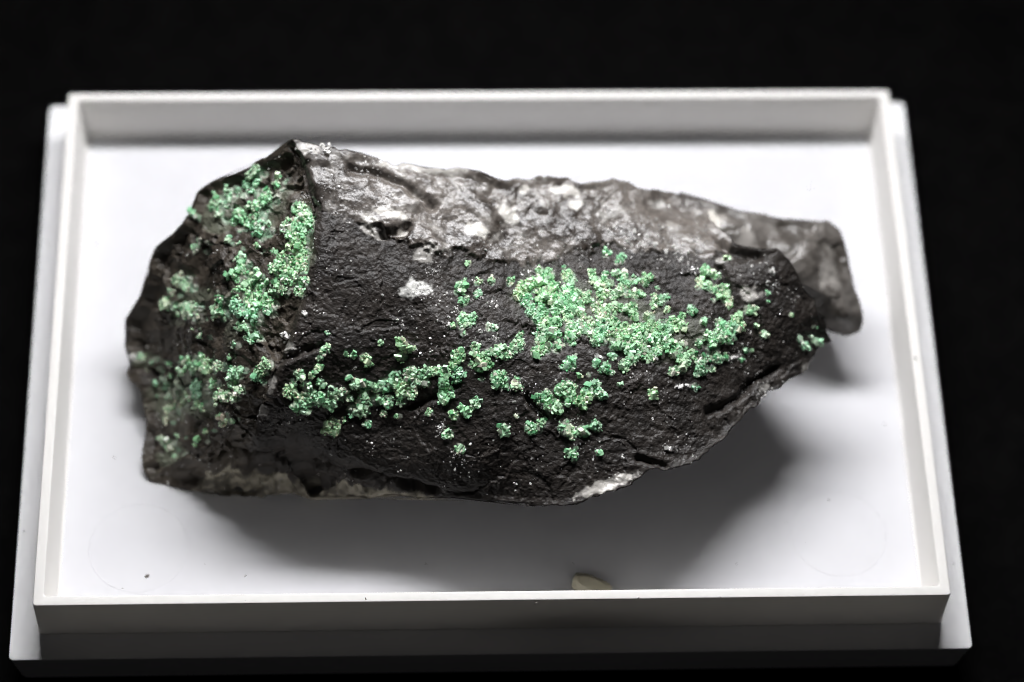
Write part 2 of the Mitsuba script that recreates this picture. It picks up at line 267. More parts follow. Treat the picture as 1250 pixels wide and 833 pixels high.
def rock_disp(Q, W):
    qn = quartzness(Q)
    qz = sstep(-.1, .2, qn)
    lf = leftness(Q)
    P = W
    front = sstep(9.5, 7.5, W[:, 2]) * (1 - lf)
    low = sstep(8.0, 6.0, W[:, 2])
    rough = np.clip(.25 + .75 * np.maximum(lf * .9, front * .7), 0, 1)
    d = .6 * fb(P, 6, 2, 1)
    d += rough * (1 - qz) * facets(P, 3.4, 21, .10, .2)
    d += rough * (1 - qz) * facets(P, 1.2, 22, .14, .3) + (.12 + .6 * rough) * facets(P, .5, 24, .13, .4)
    d += .30 * fb(P, 1.7, 3, 4) * rough * (1 - qz) + qz * (.9 * fb(P, 2.6, 3, 14) + .22 * fb(P, .9, 2, 17)) + .5 * low * fb(P, 1.1, 4, 15)
    d -= .16 * qz                                         # the dark crust stands proud of the quartz
    R = np.c_[Q[:, 0] * .95 - Q[:, 1] * .3, Q[:, 0] * .3 + Q[:, 1] * .95, Q[:, 2]]
    d += lf * .17 * fb(R, .8, 3, 6, (1, .2, 1))
    d += (.05 * fb(P, .5, 3, 8) + .085 * fb(P, .19, 2, 9)) * (1 - .35 * qz) + .05 * fb(P, .11, 1, 16) * (1 - qz)
    L = np.c_[Q[:, 0], Q[:, 1] + .08 * Q[:, 0], Q[:, 2]]
    right = np.maximum(sstep(3, 10, Q[:, 0]), front) * (1 - qz)
    d += right * .26 * fb(L, .7, 3, 10, (.25, 1, 1))
    for width, depth, line in GROOVES:
        g = np.full(len(Q), 9.0)
        p = Q[:, :2] + .35 * np.stack([fb(P, .8, 3, 91), fb(P, .8, 3, 92)], -1)
        for (ax, ay), (bx, by) in zip(line[:-1], line[1:]):
            t = np.clip(((p[:, 0] - ax) * (bx - ax) + (p[:, 1] - ay) * (by - ay)) / ((bx - ax) ** 2 + (by - ay) ** 2), 0, 1)
            g = np.minimum(g, np.hypot(p[:, 0] - ax - t * (bx - ax), p[:, 1] - ay - t * (by - ay)))
        d -= depth * np.exp(-(g / (width * (.8 + .8 * (fb(P, 1.2, 2, 93) + .5)))) ** 2)
    return d

rockV, rockF, n_top, rockQ = build_rock(ROCK_OUT, ROCK_CTL, .072, .62, rock_disp, 3)
rockN = normals_of(rockV, rockF)
nq = len(rockQ)
seatQ = to_frame(rockV[:nq])
seat_tree, seat_w = cKDTree(seatQ[:, :2]), seatQ[:, 2]
CLUSTERS = [
(0, 1, [(-11.832, 11.389, 0.554), (-11.546, 10.635, 0.693), (-12.565, 10.373, 0.508), (-12.1, 9.902, 0.693)]),
(0, 1, [(-11.997, 8.97, 0.646), (-12.825, 8.243, 0.554), (-11.81, 8.322, 0.554)]),
(0, 1, [(-13.269, 13.651, 0.24)]),
(0, 1, [(-13.442, 13.029, 0.305), (-13.923, 12.396, 0.462), (-14.39, 11.933, 0.403)]),
(0, 1, [(-14.874, 11.485, 0.528), (-15.637, 11.129, 0.528), (-16.115, 10.766, 0.269), (-15.06, 10.738, 0.432)]),
(0, 1, [(-14.662, 10.251, 0.432), (-14.085, 10.419, 0.403)]),
(1, 1, [(-14.741, 14.211, 0.307), (-15.075, 13.845, 0.269)]),
(0, 0.8, [(-15.287, 13.212, 0.288), (-14.701, 13.184, 0.25), (-15.074, 12.811, 0.25)]),
(1, 0.9, [(-15.861, 12.755, 0.307), (-16.508, 12.66, 0.307), (-16.601, 12.095, 0.346)]),
(1, 0.9, [(-17.295, 12.598, 0.307), (-17.38, 11.839, 0.403), (-17.161, 11.348, 0.231), (-16.628, 13.247, 0.173)]),
(1, 1, [(-18.82, 11.397, 0.25)]),
(1, 0.8, [(-18.25, 9.693, 0.25), (-18.619, 9.129, 0.25)]),
(0, 1, [(-16.467, 9.706, 0.192)]),
(0, 1, [(-14.596, 9.217, 0.221)]),
(0, 1, [(-13.505, 8.822, 0.24)]),
(0, 0.7, [(-15.759, 9.322, 0.192)]),
(0, 0.8, [(-15.553, 8.385, 0.346), (-15.731, 8.106, 0.269), (-15.916, 8.293, 0.173)]),
(0, 1, [(-13.286, 7.719, 0.508), (-11.719, 7.884, 0.462), (-12.542, 7.25, 0.573)]),
(0, 1, [(-11.522, 6.96, 0.351), (-11.81, 6.328, 0.388)]),
(0, 0.8, [(-16.19, 7.392, 0.317), (-15.545, 7.757, 0.346), (-15.822, 7.113, 0.211)]),
(0, 1, [(-14.555, 7.464, 0.288), (-15.177, 6.923, 0.307), (-14.517, 6.822, 0.432), (-13.565, 6.713, 0.508), (-12.915, 6.431, 0.296)]),
(0, 1, [(-15.538, 6.279, 0.576), (-14.79, 5.995, 0.672), (-13.852, 5.71, 0.443)]),
(0, 1, [(-15.738, 5.362, 0.528), (-14.873, 4.894, 0.528)]),
(0, 1, [(-13.839, 5.159, 0.332)]),
(0, 1, [(-15.498, 4.257, 0.336), (-15.208, 4.164, 0.211)]),
(0, 1, [(-16.978, 5.929, 0.288), (-16.969, 5.189, 0.432), (-17.262, 4.73, 0.211), (-16.594, 4.724, 0.173)]),
(0, 1, [(-14.95, 3.568, 0.432)]),
(0, 1, [(-15.977, 3.07, 0.269)]),
(0, 0.7, [(-16.329, 2.335, 0.173)]),
(1, 1, [(-19.744, 7.204, 0.432), (-19.305, 6.719, 0.307), (-20.225, 6.359, 0.211)]),
(1, 1, [(-20.63, 5.704, 0.384)]),
(1, 1, [(-19.735, 5.317, 0.432), (-18.988, 5.493, 0.432), (-19.164, 4.933, 0.307)]),
(1, 1, [(-18.855, 4.091, 0.173), (-18.42, 4.833, 0.154)]),
(0, 1, [(-18.227, 3.622, 0.192)]),
(0, 0.6, [(-17.611, 6.502, 0.154)]),
(1, 0.8, [(-22.398, 2.198, 0.269)]),
(0, 0.8, [(-21.748, 1.959, 0.173)]),
(0, 1, [(-20.494, 1.826, 0.173)]),
(0, 1, [(-20.428, 1.062, 0.163)]),
(2, 0.35, [(-22.061, 1.108, 0.432)]),
(0, 1, [(-19.133, 1.992, 0.461), (-18.645, 1.722, 0.365), (-19.556, 1.33, 0.269)]),
(0, 1, [(-17.854, 1.727, 0.528), (-18.159, 2.373, 0.173)]),
(1, 1, [(-16.99, 1.739, 0.365)]),
(0, 1, [(-17.425, 0.618, 0.317)]),
(0, 1, [(-18.427, 0.509, 0.346), (-18.559, 0.032, 0.346)]),
(0, 1, [(-18.353, -0.706, 0.25), (-18.161, -1.077, 0.173)]),
(2, 0.6, [(-21.031, 0.239, 0.672), (-20.312, -0.036, 0.528)]),
(2, 0.6, [(-19.306, -0.275, 0.432), (-18.76, -0.717, 0.346)]),
(2, 0.6, [(-19.93, -0.855, 0.346), (-20.541, -1.15, 0.346), (-20.758, -1.801, 0.211)]),
(0, 1, [(-16.03, 1.285, 0.48), (-15.535, 1.475, 0.269), (-16.214, 0.829, 0.442)]),
(1, 0.9, [(-15.749, 0.28, 0.346), (-16.906, -0.101, 0.432), (-16.231, -0.184, 0.432), (-17.107, -0.382, 0.269)]),
(1, 0.8, [(-16.937, -1.401, 0.269), (-16.697, -1.764, 0.307), (-16.161, -1.659, 0.173)]),
(0, 0.7, [(-16.139, -0.916, 0.173)]),
(0, 1, [(-13.933, 1.844, 0.351), (-14.266, 1.479, 0.365)]),
(0, 1, [(-14.682, 1.071, 0.269), (-14.365, 0.75, 0.231)]),
(0, 0.8, [(-18.493, -2.866, 0.211), (-18.693, -3.244, 0.173)]),
(0, 1, [(-17.996, -2.481, 0.173)]),
(0, 1, [(-19.915, -2.822, 0.125)]),
(2, 0.8, [(-20.727, -3.221, 0.346), (-21.108, -2.937, 0.211)]),
(2, 0.8, [(-20.42, -3.681, 0.25), (-20.007, -4.038, 0.231)]),
(0, 1, [(-10.092, 3.052, 0.157)]),
(0, 1, [(-10.32, 2.692, 0.296), (-10.641, 2.195, 0.222)]),
(0, 1, [(-10.649, 1.74, 0.212), (-10.877, 1.38, 0.212), (-11.153, 1.154, 0.249)]),
(0, 1, [(-11.917, 1.208, 0.388), (-12.24, 0.801, 0.259), (-11.524, 0.429, 0.369)]),
(0, 1, [(-10.572, 0.692, 0.305), (-11.173, -0.124, 0.508), (-10.63, -0.311, 0.48), (-10.004, -0.688, 0.388)]),
(0, 1, [(-12.522, 0.165, 0.462), (-11.985, -0.205, 0.351)]),
(0, 1, [(-11.768, -0.756, 0.508), (-12.265, -0.751, 0.24)]),
(0, 1, [(-9.813, 0.044, 0.416), (-9.181, -0.057, 0.425), (-8.82, -0.243, 0.259)]),
(0, 1, [(-8.355, 0.578, 0.388), (-7.724, 0.474, 0.351), (-7.179, 0.377, 0.351), (-7.91, -0.071, 0.351)]),
(0, 1, [(-7.915, -0.53, 0.48), (-8.283, -0.983, 0.416), (-7.921, -1.171, 0.416)]),
(1, 1, [(-8.648, -1.071, 0.369)]),
(0, 1, [(-7.701, -1.909, 0.259)]),
(0, 1, [(-7.186, -0.445, 0.425), (-6.457, -0.452, 0.425), (-5.636, -0.458, 0.332)]),
(0, 1, [(-6.45, 0.461, 0.48), (-5.99, 1.007, 0.388)]),
(0, 1, [(-5.54, 0.274, 0.573), (-5.085, 0.087, 0.508)]),
(0, 1, [(-5.077, 1.185, 0.508), (-4.627, 0.636, 0.425), (-4.168, 1.272, 0.425), (-4.172, 0.634, 0.305)]),
(0, 1, [(-3.262, 1.362, 0.332), (-2.9, 1.27, 0.305)]),
(0, 1, [(-9.887, -1.977, 0.554), (-10.307, -2.258, 0.259), (-9.756, -2.437, 0.259), (-9.201, -1.618, 0.148)]),
(0, 1, [(-7.841, 2.213, 0.351), (-7.664, 1.801, 0.212)]),
(0, 1, [(-8.563, 2.357, 0.194)]),
(0, 1, [(-9.013, 2.453, 0.157)]),
(0, 1, [(-10.134, 3.777, 0.12)]),
(0, 1, [(-6.88, 3.16, 0.166)]),
(0, 1, [(-8.85, 0.993, 0.212)]),
(0, 1, [(-5.609, 3.103, 0.388), (-5.339, 2.738, 0.351), (-5.615, 2.285, 0.351), (-4.884, 2.781, 0.185)]),
(0, 1, [(-6.738, -1.276, 0.212), (-6.37, -0.912, 0.148)]),
(0, 1, [(-5.872, -1.463, 0.185)]),
(0, 1, [(-3.914, -1.188, 0.212)]),
(0, 1, [(-2.073, 2.294, 0.462), (-2.394, 1.842, 0.332)]),
(0, 1, [(-2.171, 1.204, 0.416), (-1.718, 1.155, 0.129), (-2.355, 0.749, 0.212)]),
(0, 1, [(-2.942, 1.346, 0.332), (-3.575, 1.393, 0.332), (-3.938, 1.303, 0.332)]),
(0, 1, [(-3.037, 0.664, 0.369), (-2.766, 0.021, 0.416), (-3.043, -0.43, 0.332)]),
(0, 1, [(-4.033, 0.574, 0.212)]),
(0, 1, [(-1.069, 2.83, 0.296), (-1.027, 2.467, 0.249)]),
(0, 1, [(-1.304, 1.742, 0.212), (-0.579, 1.919, 0.508), (-0.854, 1.558, 0.212), (-0.307, 1.735, 0.332)]),
(0, 1, [(-0.209, 2.551, 0.296), (0.431, 2.545, 0.425), (0.882, 2.269, 0.296)]),
(0, 1, [(1.164, 2.629, 0.332), (1.723, 2.896, 0.332), (1.355, 2.899, 0.249)]),
(0, 1, [(0.186, 1.005, 0.388), (0.503, 0.821, 0.554), (0.226, 0.461, 0.296), (0.86, 0.366, 0.212)]),
(1, 1, [(1.501, 0.813, 0.249), (1.45, 0.361, 0.296), (1.764, 0.269, 0.157)]),
(1, 1, [(-1.054, -0.617, 0.388)]),
(0, 1, [(-1.602, -1.159, 0.388), (-1.961, -0.885, 0.203)]),
(0, 1, [(-2.416, -1.34, 0.323)]),
(0, 1, [(-3.955, -1.157, 0.231)]),
(1, 1, [(-0.677, 0.875, 0.166)]),
(1, 1, [(-2.742, -2.523, 0.314)]),
(0, 1, [(-2.071, -3.43, 0.332)]),
(0, 1, [(0.653, -2.26, 0.388)]),
(1, 1, [(1.43, -1.45, 0.148)]),
(0, 1, [(2.332, -2.183, 0.388), (2.108, -2.047, 0.185)]),
(0, 1, [(2.829, -2.277, 0.296), (3.016, -1.917, 0.332)]),
(0, 1, [(2.851, -0.376, 0.351), (3.308, -0.199, 0.388)]),
(0, 1, [(3.577, -0.747, 0.508), (3.94, -0.932, 0.425)]),
(0, 1, [(4.595, 0.149, 0.628), (4.133, 0.156, 0.388), (4.769, -0.488, 0.351)]),
(0, 1, [(5.409, -0.585, 0.388), (5.778, -0.317, 0.425), (5.496, -0.858, 0.259)]),
(0, 1, [(6.252, 0.312, 0.462), (5.875, 0.045, 0.351), (6.609, -0.145, 0.388)]),
(0, 1, [(4.434, -2.118, 0.425), (4.287, -2.475, 0.212), (4.575, -1.757, 0.166)]),
(0, 1, [(4.839, -2.576, 0.388)]),
(0, 1, [(5.478, -2.4, 0.388)]),
(0, 1, [(6.352, -2.139, 0.388)]),
(0, 1, [(4.82, -3.749, 0.332), (5.003, -4.209, 0.212), (4.544, -3.927, 0.203), (5.046, -3.477, 0.166)]),
(0, 1, [(6.509, -3.724, 0.231)]),
(0, 1, [(4.806, 1.78, 0.416), (4.524, 1.511, 0.212), (5.044, 2.141, 0.203), (4.256, 1.557, 0.12)]),
(0, 1, [(-1.389, 8.016, 0.166)]),
(0, 1, [(-1.878, 6.539, 0.388), (-1.689, 6.86, 0.212), (-2.11, 6.311, 0.212)]),
(0, 1, [(-1.706, 5.759, 0.351)]),
(1, 1, [(-0.815, 6.856, 0.24)]),
(0, 1, [(-0.874, 6.075, 0.259)]),
(0, 1, [(0.065, 6.945, 0.259)]),
(0, 1, [(1.229, 6.897, 0.24)]),
(0, 1, [(-1.769, 4.662, 0.305), (-1.821, 4.298, 0.388)]),
(0, 1, [(-1.177, 4.567, 0.305), (-1.367, 4.204, 0.148)]),
(0, 1, [(-2.459, 4.212, 0.212)]),
(0, 1, [(-1.786, 3.707, 0.166)]),
(1, 1, [(-0.179, 4.058, 0.249), (0.186, 4.01, 0.166)]),
(0, 1, [(1.739, 3.45, 0.296), (1.728, 3.086, 0.249)]),
(0, 1, [(3.206, 7.545, 0.388), (3.663, 7.356, 0.388)]),
(0, 1, [(2.055, 6.435, 0.48), (2.619, 6.618, 0.48), (1.671, 6.067, 0.332)]),
(0, 1, [(2.214, 5.695, 0.425), (2.565, 5.049, 0.443), (2.828, 4.588, 0.332)]),
(0, 1, [(3.266, 6.798, 0.48), (3.814, 6.517, 0.48)]),
(0, 1, [(3.335, 5.873, 0.554), (3.987, 5.962, 0.554)]),
(0, 1, [(3.216, 5.137, 0.48), (4.053, 5.223, 0.48)]),
(0, 1, [(4.714, 5.771, 0.554), (4.733, 6.234, 0.388), (5.28, 6.137, 0.332)]),
(0, 1, [(4.869, 5.033, 0.48), (5.339, 5.214, 0.48)]),
(0, 1, [(5.454, 5.766, 0.48), (6.015, 5.855, 0.388)]),
(1, 1, [(5.599, 4.752, 0.332), (4.852, 4.574, 0.388)]),
(0, 1, [(3.279, 4.31, 0.425), (3.923, 4.214, 0.48)]),
(0, 1, [(3.175, 3.671, 0.462), (3.734, 3.758, 0.416), (4.091, 3.481, 0.277)]),
(1, 1, [(2.981, 3.216, 0.332), (3.425, 2.758, 0.305), (4.071, 2.843, 0.388)]),
(0, 1, [(2.863, 2.491, 0.388), (2.594, 2.583, 0.212)]),
(0, 1, [(5.017, 3.931, 0.48), (5.571, 4.019, 0.416)]),
(0, 1, [(4.901, 3.293, 0.416), (5.283, 3.655, 0.332)]),
(0, 1, [(4.776, 7.211, 0.388), (5.153, 7.348, 0.259)]),
(0, 1, [(4.997, 6.838, 0.296), (5.317, 7.019, 0.166)]),
(0, 1, [(4.655, 7.817, 0.12)]),
(0, 1, [(6.399, 7.385, 0.259), (6.338, 6.966, 0.259), (6.806, 6.918, 0.332)]),
(0, 1, [(7.196, 7.243, 0.259), (7.357, 6.683, 0.296)]),
(0, 1, [(6.868, 6.313, 0.388), (6.951, 5.942, 0.388)]),
(0, 1, [(7.944, 7.285, 0.332), (8.503, 7.143, 0.332)]),
(0, 1, [(8.396, 6.771, 0.416), (8.963, 6.954, 0.332)]),
(1, 1, [(8.175, 6.305, 0.388), (8.539, 6.118, 0.332)]),
(1, 1, [(7.692, 5.937, 0.296)]),
(0, 1, [(9.106, 6.023, 0.332)]),
(0, 1, [(9.717, 6.951, 0.388), (10.092, 7.088, 0.203)]),
(0, 1, [(9.708, 6.625, 0.166)]),
(0, 0.7, [(9.573, 5.927, 0.203)]),
(1, 1, [(6.736, 5.113, 0.48), (6.9, 4.651, 0.388)]),
(0, 1, [(7.284, 4.832, 0.48), (7.661, 5.198, 0.369), (7.63, 4.278, 0.369)]),
(0, 1, [(8.128, 5.195, 0.332), (8.785, 5.007, 0.443), (8.954, 4.636, 0.277)]),
(1, 1, [(6.331, 4.196, 0.48), (6.115, 3.648, 0.332)]),
(0, 1, [(6.873, 4.008, 0.48), (6.67, 3.552, 0.416)]),
(0, 1, [(6.464, 3.098, 0.388), (6.928, 3.185, 0.332)]),
(1, 1, [(7.314, 3.455, 0.416)]),
(0, 1, [(7.882, 3.634, 0.499), (8.26, 3.814, 0.388), (8.361, 3.997, 0.296)]),
(0, 1, [(8.131, 2.991, 0.48), (7.568, 2.814, 0.296)]),
(0, 1, [(8.883, 3.259, 0.499), (8.814, 3.718, 0.416)]),
(0, 1, [(9.452, 3.621, 0.573)]),
(0, 1, [(10.118, 3.799, 0.573)]),
(0, 1, [(10.775, 3.886, 0.573)]),
(0, 1, [(10.182, 3.249, 0.499)]),
(1, 1, [(9.517, 2.98, 0.462)]),
(0, 1, [(10.912, 3.152, 0.425)]),
(0, 1, [(9.224, 2.342, 0.332), (8.486, 2.532, 0.332)]),
(0, 1, [(9.869, 2.062, 0.296), (10.245, 2.516, 0.416)]),
(0, 1, [(11.172, 2.692, 0.499)]),
(1, 1, [(11.548, 2.321, 0.425), (11.836, 2.777, 0.332)]),
(0, 1, [(11.427, 4.157, 0.425), (11.98, 4.061, 0.332), (11.926, 4.615, 0.249)]),
(2, 0.4, [(9.882, 4.629, 0.462)]),
(0, 1, [(10.307, 5.829, 0.259), (10.196, 5.367, 0.259)]),
(0, 1, [(10.669, 5.641, 0.332), (11.059, 5.825, 0.212)]),
(0, 1, [(11.064, 5.083, 0.212)]),
(0, 1, [(7.377, 8.703, 0.259)]),
(0, 1, [(8.285, 8.271, 0.296), (7.991, 8.084, 0.166)]),
(0, 1, [(10.492, 6.434, 0.102)]),
(0, 1, [(8.661, 1.982, 0.425), (8.088, 1.715, 0.259)]),
(0, 1, [(13.578, 7.488, 0.342), (14.122, 7.157, 0.249), (14.499, 7.155, 0.157)]),
(1, 1, [(13.27, 6.836, 0.332), (13.053, 6.463, 0.166)]),
(1, 1, [(13.628, 6.554, 0.332), (13.987, 6.364, 0.296)]),
(0, 1, [(14.655, 6.454, 0.212), (14.543, 5.989, 0.332)]),
(0, 1, [(14.034, 5.619, 0.148)]),
(1, 1, [(14.94, 5.71, 0.332), (14.989, 5.335, 0.24)]),
(0, 0.7, [(15.052, 8.282, 0.203)]),
(0, 1, [(16.318, 5.048, 0.388), (16.675, 5.092, 0.166)]),
(0, 1, [(17.513, 6.063, 0.166)]),
(0, 1, [(17.492, 5.505, 0.111)]),
(0, 1, [(19.035, 4.658, 0.166)]),
(0, 1, [(15.432, 4.497, 0.342), (15.696, 3.939, 0.342)]),
(0, 1, [(15.304, 3.943, 0.351), (14.726, 3.947, 0.369)]),
(1, 0.8, [(14.357, 4.135, 0.332), (14.116, 3.399, 0.388)]),
(0, 0.9, [(14.701, 3.394, 0.499), (14.899, 3.114, 0.314)]),
(0, 0.8, [(13.545, 3.405, 0.332), (13.732, 3.034, 0.249)]),
(0, 1, [(13.064, 2.949, 0.332)]),
(0, 1, [(12.588, 4.979, 0.296)]),
(0, 1, [(13.309, 4.327, 0.24)]),
(0, 1, [(16.758, 3.977, 0.157)]),
(0, 1, [(17.227, 3.463, 0.24), (17.469, 3.321, 0.148)]),
(0, 0.8, [(14.114, 2.523, 0.332)]),
(0, 0.5, [(13.523, 2.116, 0.416)]),
(0, 0.8, [(14.11, 1.924, 0.332)]),
(0, 1, [(14.692, 2.008, 0.166)]),
(0, 1, [(14.693, 2.285, 0.12)]),
(0, 1, [(15.967, 2.501, 0.12)]),
(0, 1, [(16.413, 2.449, 0.148)]),
(0, 1, [(15.775, 1.9, 0.148)]),
(0, 1, [(19.65, 3.066, 0.185), (19.901, 2.689, 0.249), (20.295, 2.494, 0.148)]),
(0, 1, [(20.829, 2.956, 0.249), (21.185, 2.67, 0.148)]),
(0, 1, [(20.469, 3.242, 0.102)]),
(0, 1, [(20.819, 3.849, 0.111)]),
(0, 0.8, [(13.032, 1.664, 0.388)]),
(0, 0.9, [(12.485, 2.219, 0.332), (11.814, 1.952, 0.388)]),
(0, 1, [(6.424, 1.685, 0.259), (7.065, 1.496, 0.388), (6.786, 1.317, 0.249)]),
(1, 1, [(7.342, 1.219, 0.249), (7.417, 2.127, 0.203)]),
(0, 0.8, [(5.954, 1.098, 0.185)]),
(0, 0.7, [(5.399, 0.922, 0.166)]),
(0, 1, [(8.764, 2.022, 0.332), (8.285, 1.755, 0.332)]),
(0, 1, [(8.273, 1.299, 0.212), (8.003, 1.484, 0.166)]),
(0, 1, [(9.513, 2.198, 0.296)]),
(0, 1, [(10.159, 2.375, 0.332)]),
(0, 1, [(7.974, 0.393, 0.166)]),
(0, 1, [(9.915, -0.132, 0.296), (10.091, -0.36, 0.203)]),
(1, 1, [(11.243, 1.177, 0.332), (11.812, 1.353, 0.332)]),
(0, 1, [(12.65, 0.241, 0.277)]),
(0, 0.7, [(11.533, 2.252, 0.325)]),
(0, 0.8, [(12.115, 1.807, 0.325)]),
(0, 1, [(13.096, 1.354, 0.443), (12.789, 0.991, 0.236)]),
(0, 1, [(13.787, 1.345, 0.296)]),
(0, 0.8, [(13.335, 2.087, 0.296), (13.956, 2.078, 0.296)]),
(0, 0.8, [(14.124, 3.109, 0.473)]),
(0, 1, [(14.738, 2.068, 0.133)]),
(0, 0.7, [(13.653, 2.672, 0.355)]),
(0, 1, [(15.681, 1.906, 0.133)])]
WHITE = [(-11.472, 4.996, 0.231), (-12.694, 3.641, 0.246), (-22.978, 2.162, 0.18), (-2.634, 4.174, 0.154), (-0.662, 3.805, 0.154), (-3.783, 2.541, 0.103), (6.582, 2.178, 0.205), (9.878, -1.703, 0.103), (10.831, -3.577, 0.154), (1.375, -5.548, 0.103), (2.275, -5.596, 0.103), (-10.196, 15.16, 0.308), (-10.451, 15.577, 0.205), (-12.761, 10.221, 0.205), (-14.14, 10.215, 0.154), (-11.922, -0.372, 0.18), (-8.022, -0.038, 0.128), (-1.503, 7.94, 0.133), (0.503, 0.117, 0.092), (11.597, 0.3, 0.205), (12.081, 0.29, 0.205), (15.151, 2.035, 0.154), (17.833, 7.482, 0.18), (17.564, 7.379, 0.128), (9.989, 2.092, 0.154), (9.225, 10.052, 0.154), (10.012, 9.739, 0.128), (10.484, 9.202, 0.154), (11.151, 8.73, 0.18), (11.766, 8.996, 0.18), (8.669, 9.37, 0.128), (7.949, 10.278, 0.113), (12.569, 8.672, 0.128), (12.131, 8.256, 0.103), (10.859, 8.258, 0.103), (9.558, 9.211, 0.103)]
GLITTER = [(8.923, 9.211, 1.026), (10.552, 10.001, 1.282), (12.295, 8.412, 0.718), (7.664, 10.011, 1.026), (5.278, 9.744, 1.282), (0.067, 9.231, 1.282), (13.19, 9.733, 0.769), (2.144, 9.231, 1.026), (-9.124, 13.646, 1.282), (-3.063, 6.154, 1.026), (-1.081, 3.102, 1.282), (1.921, 0.559, 1.282), (4.933, -1.991, 1.282), (-6.114, 4.655, 2.052), (10.006, 9.633, 0.821), (11.301, 9.207, 1.129), (8.945, 9.736, 0.616), (12.042, 8.57, 0.616), (12.749, 7.62, 0.513), (-0.776, 5.886, 0.513), (-0.014, 5.627, 0.41), (2.502, 7.156, 0.616), (0.194, 3.343, 0.41), (-2.065, 4.878, 0.616), (2.925, -0.967, 0.462), (-4.481, 6.416, 0.718), (-3.552, 7.689, 0.616), (17.402, 7.328, 0.923), (17.927, 6.55, 0.718), (15.431, 1.927, 0.718), (16.996, -0.149, 0.513), (9.184, 4.032, 0.513), (-11.692, 12.124, 0.41), (-7.342, 13.684, 1.026), (-9.627, 12.748, 1.026), (-2.144, -3.7, 0.513), (-3.136, -2.19, 0.41)]
PATCHES = [(-0.851, 10.209, 0.769, 0.462, -0.5, 0.72), (1.258, 11.22, 0.564, 0.872, 0.5, 0.55), (4.874, 12.766, 1.129, 0.359, -0.1, 0.62), (5.528, 11.864, 0.462, 0.308, 0, 0.6), (-4.683, 6.519, 0.975, 0.564, 0.2, 0.8), (-6.17, 11.187, 1.129, 0.308, -0.25, 0.62), (-5.465, 10.069, 0.308, 0.205, 0, 0.6), (-3.986, 14.308, 3.18, 0.41, -0.08, 0.5), (2.247, 12.814, 0.359, 0.256, 0, 0.6), (7.014, -5.683, 1.744, 0.41, 0.35, 0.62), (16.463, 5.987, 0.718, 0.513, -0.2, 0.5), (-11.262, 15.407, 0.821, 0.41, 0, 0.35), (-7.495, 10.882, 0.718, 0.256, -0.3, 0.45), (11.015, 11.905, 0.513, 0.256, 0, 0.3), (-4.052, 8.713, 0.821, 0.513, 0.6, 0.35), (-7.347, 10.113, 1.026, 0.308, -0.6, 0.35), (17.28, 0.154, 0.462, 0.256, 0.7, 0.3), (-12.685, 2.986, 0.513, 0.41, 0, 0.3), (-13.66, 0.571, 0.359, 0.513, 0, 0.35), (-14.325, -1.271, 0.513, 0.462, 0, 0.25), (15.701, 2.078, 0.41, 0.256, 0, 0.3), (7.462, 11.232, 0.616, 0.256, 0, 0.3), (20.058, 1.349, 0.41, 0.154, 0.6, 0.22), (14.788, 8.239, 0.616, 0.256, 0.3, 0.35)]
LOBE_WHITE = (14.3498, 10.6078, 1.0, 2.0, .6)
STAINS = [(-19.985, 0.589, 2.308, 1.334, 0.3, 0.5), (-18.613, -0.954, 1.539, 1.129, 0.5, 0.55), (-20.903, -1.015, 1.129, 1.539, 0.3, 0.4), (-19.407, 6.064, 1.436, 1.129, -0.6, 0.3), (-20.551, 5.032, 0.821, 0.616, 0, 0.3), (-17.253, 11.768, 1.744, 1.026, 0.5, 0.28), (-20.881, -4.147, 0.821, 1.334, -0.4, 0.4), (-15.817, 5.24, 1.744, 2.052, 0, 0.25), (-14.056, 11.938, 1.026, 2.052, -0.5, 0.25), (-22.867, 2.136, 0.718, 0.616, 0, 0.35), (-11.675, 9.277, 0.616, 2.052, 0, 0.3), (-8.679, -0.133, 3.591, 0.718, 0.2, 0.22), (6.143, 5.332, 4.617, 2.052, -0.2, 0.22), (4.444, -0.221, 2.052, 0.718, 0, 0.18), (11.196, 2.997, 3.078, 1.231, 0.2, 0.2)]
DUST = [(21.813, -10.705, 3.44, 0.05), (5.154, -15.102, 3.44, 0.03), (-4.177, -14.988, 3.44, 0.04), (-15.516, -15.713, 3.44, 0.05), (-18.111, -14.817, 3.44, 0.03), (-24.135, -7.071, 3.44, 0.04), (25.973, -5.155, 3.44, 0.04), (15.561, -15.23, 3.44, 0.04), (20.63, -17.028, 3.44, 0.05), (8.842, -19.357, 7.07, 0.05), (2.535, -19.611, 7.07, 0.05), (-7.895, -19.2, 7.07, 0.06), (13.893, -19.365, 7.07, 0.03), (-15.245, -19.217, 7.07, 0.03), (-23.173, -16.476, 3.44, 0.03), (27.754, -2.351, 7.07, 0.09), (22.726, 13.791, 3.44, 0.05), (-26.027, 9.408, 3.44, 0.04), (-29.366, 9.592, 3.2, 0.05), (-29.598, -12.23, 3.2, 0.05), (29.468, -15.278, 3.2, 0.05), (18.926, -12.337, 3.44, 0.03)]
CHIP = (6.20538, -16.7517)
DIRT = (-21.6716, -15.6547)
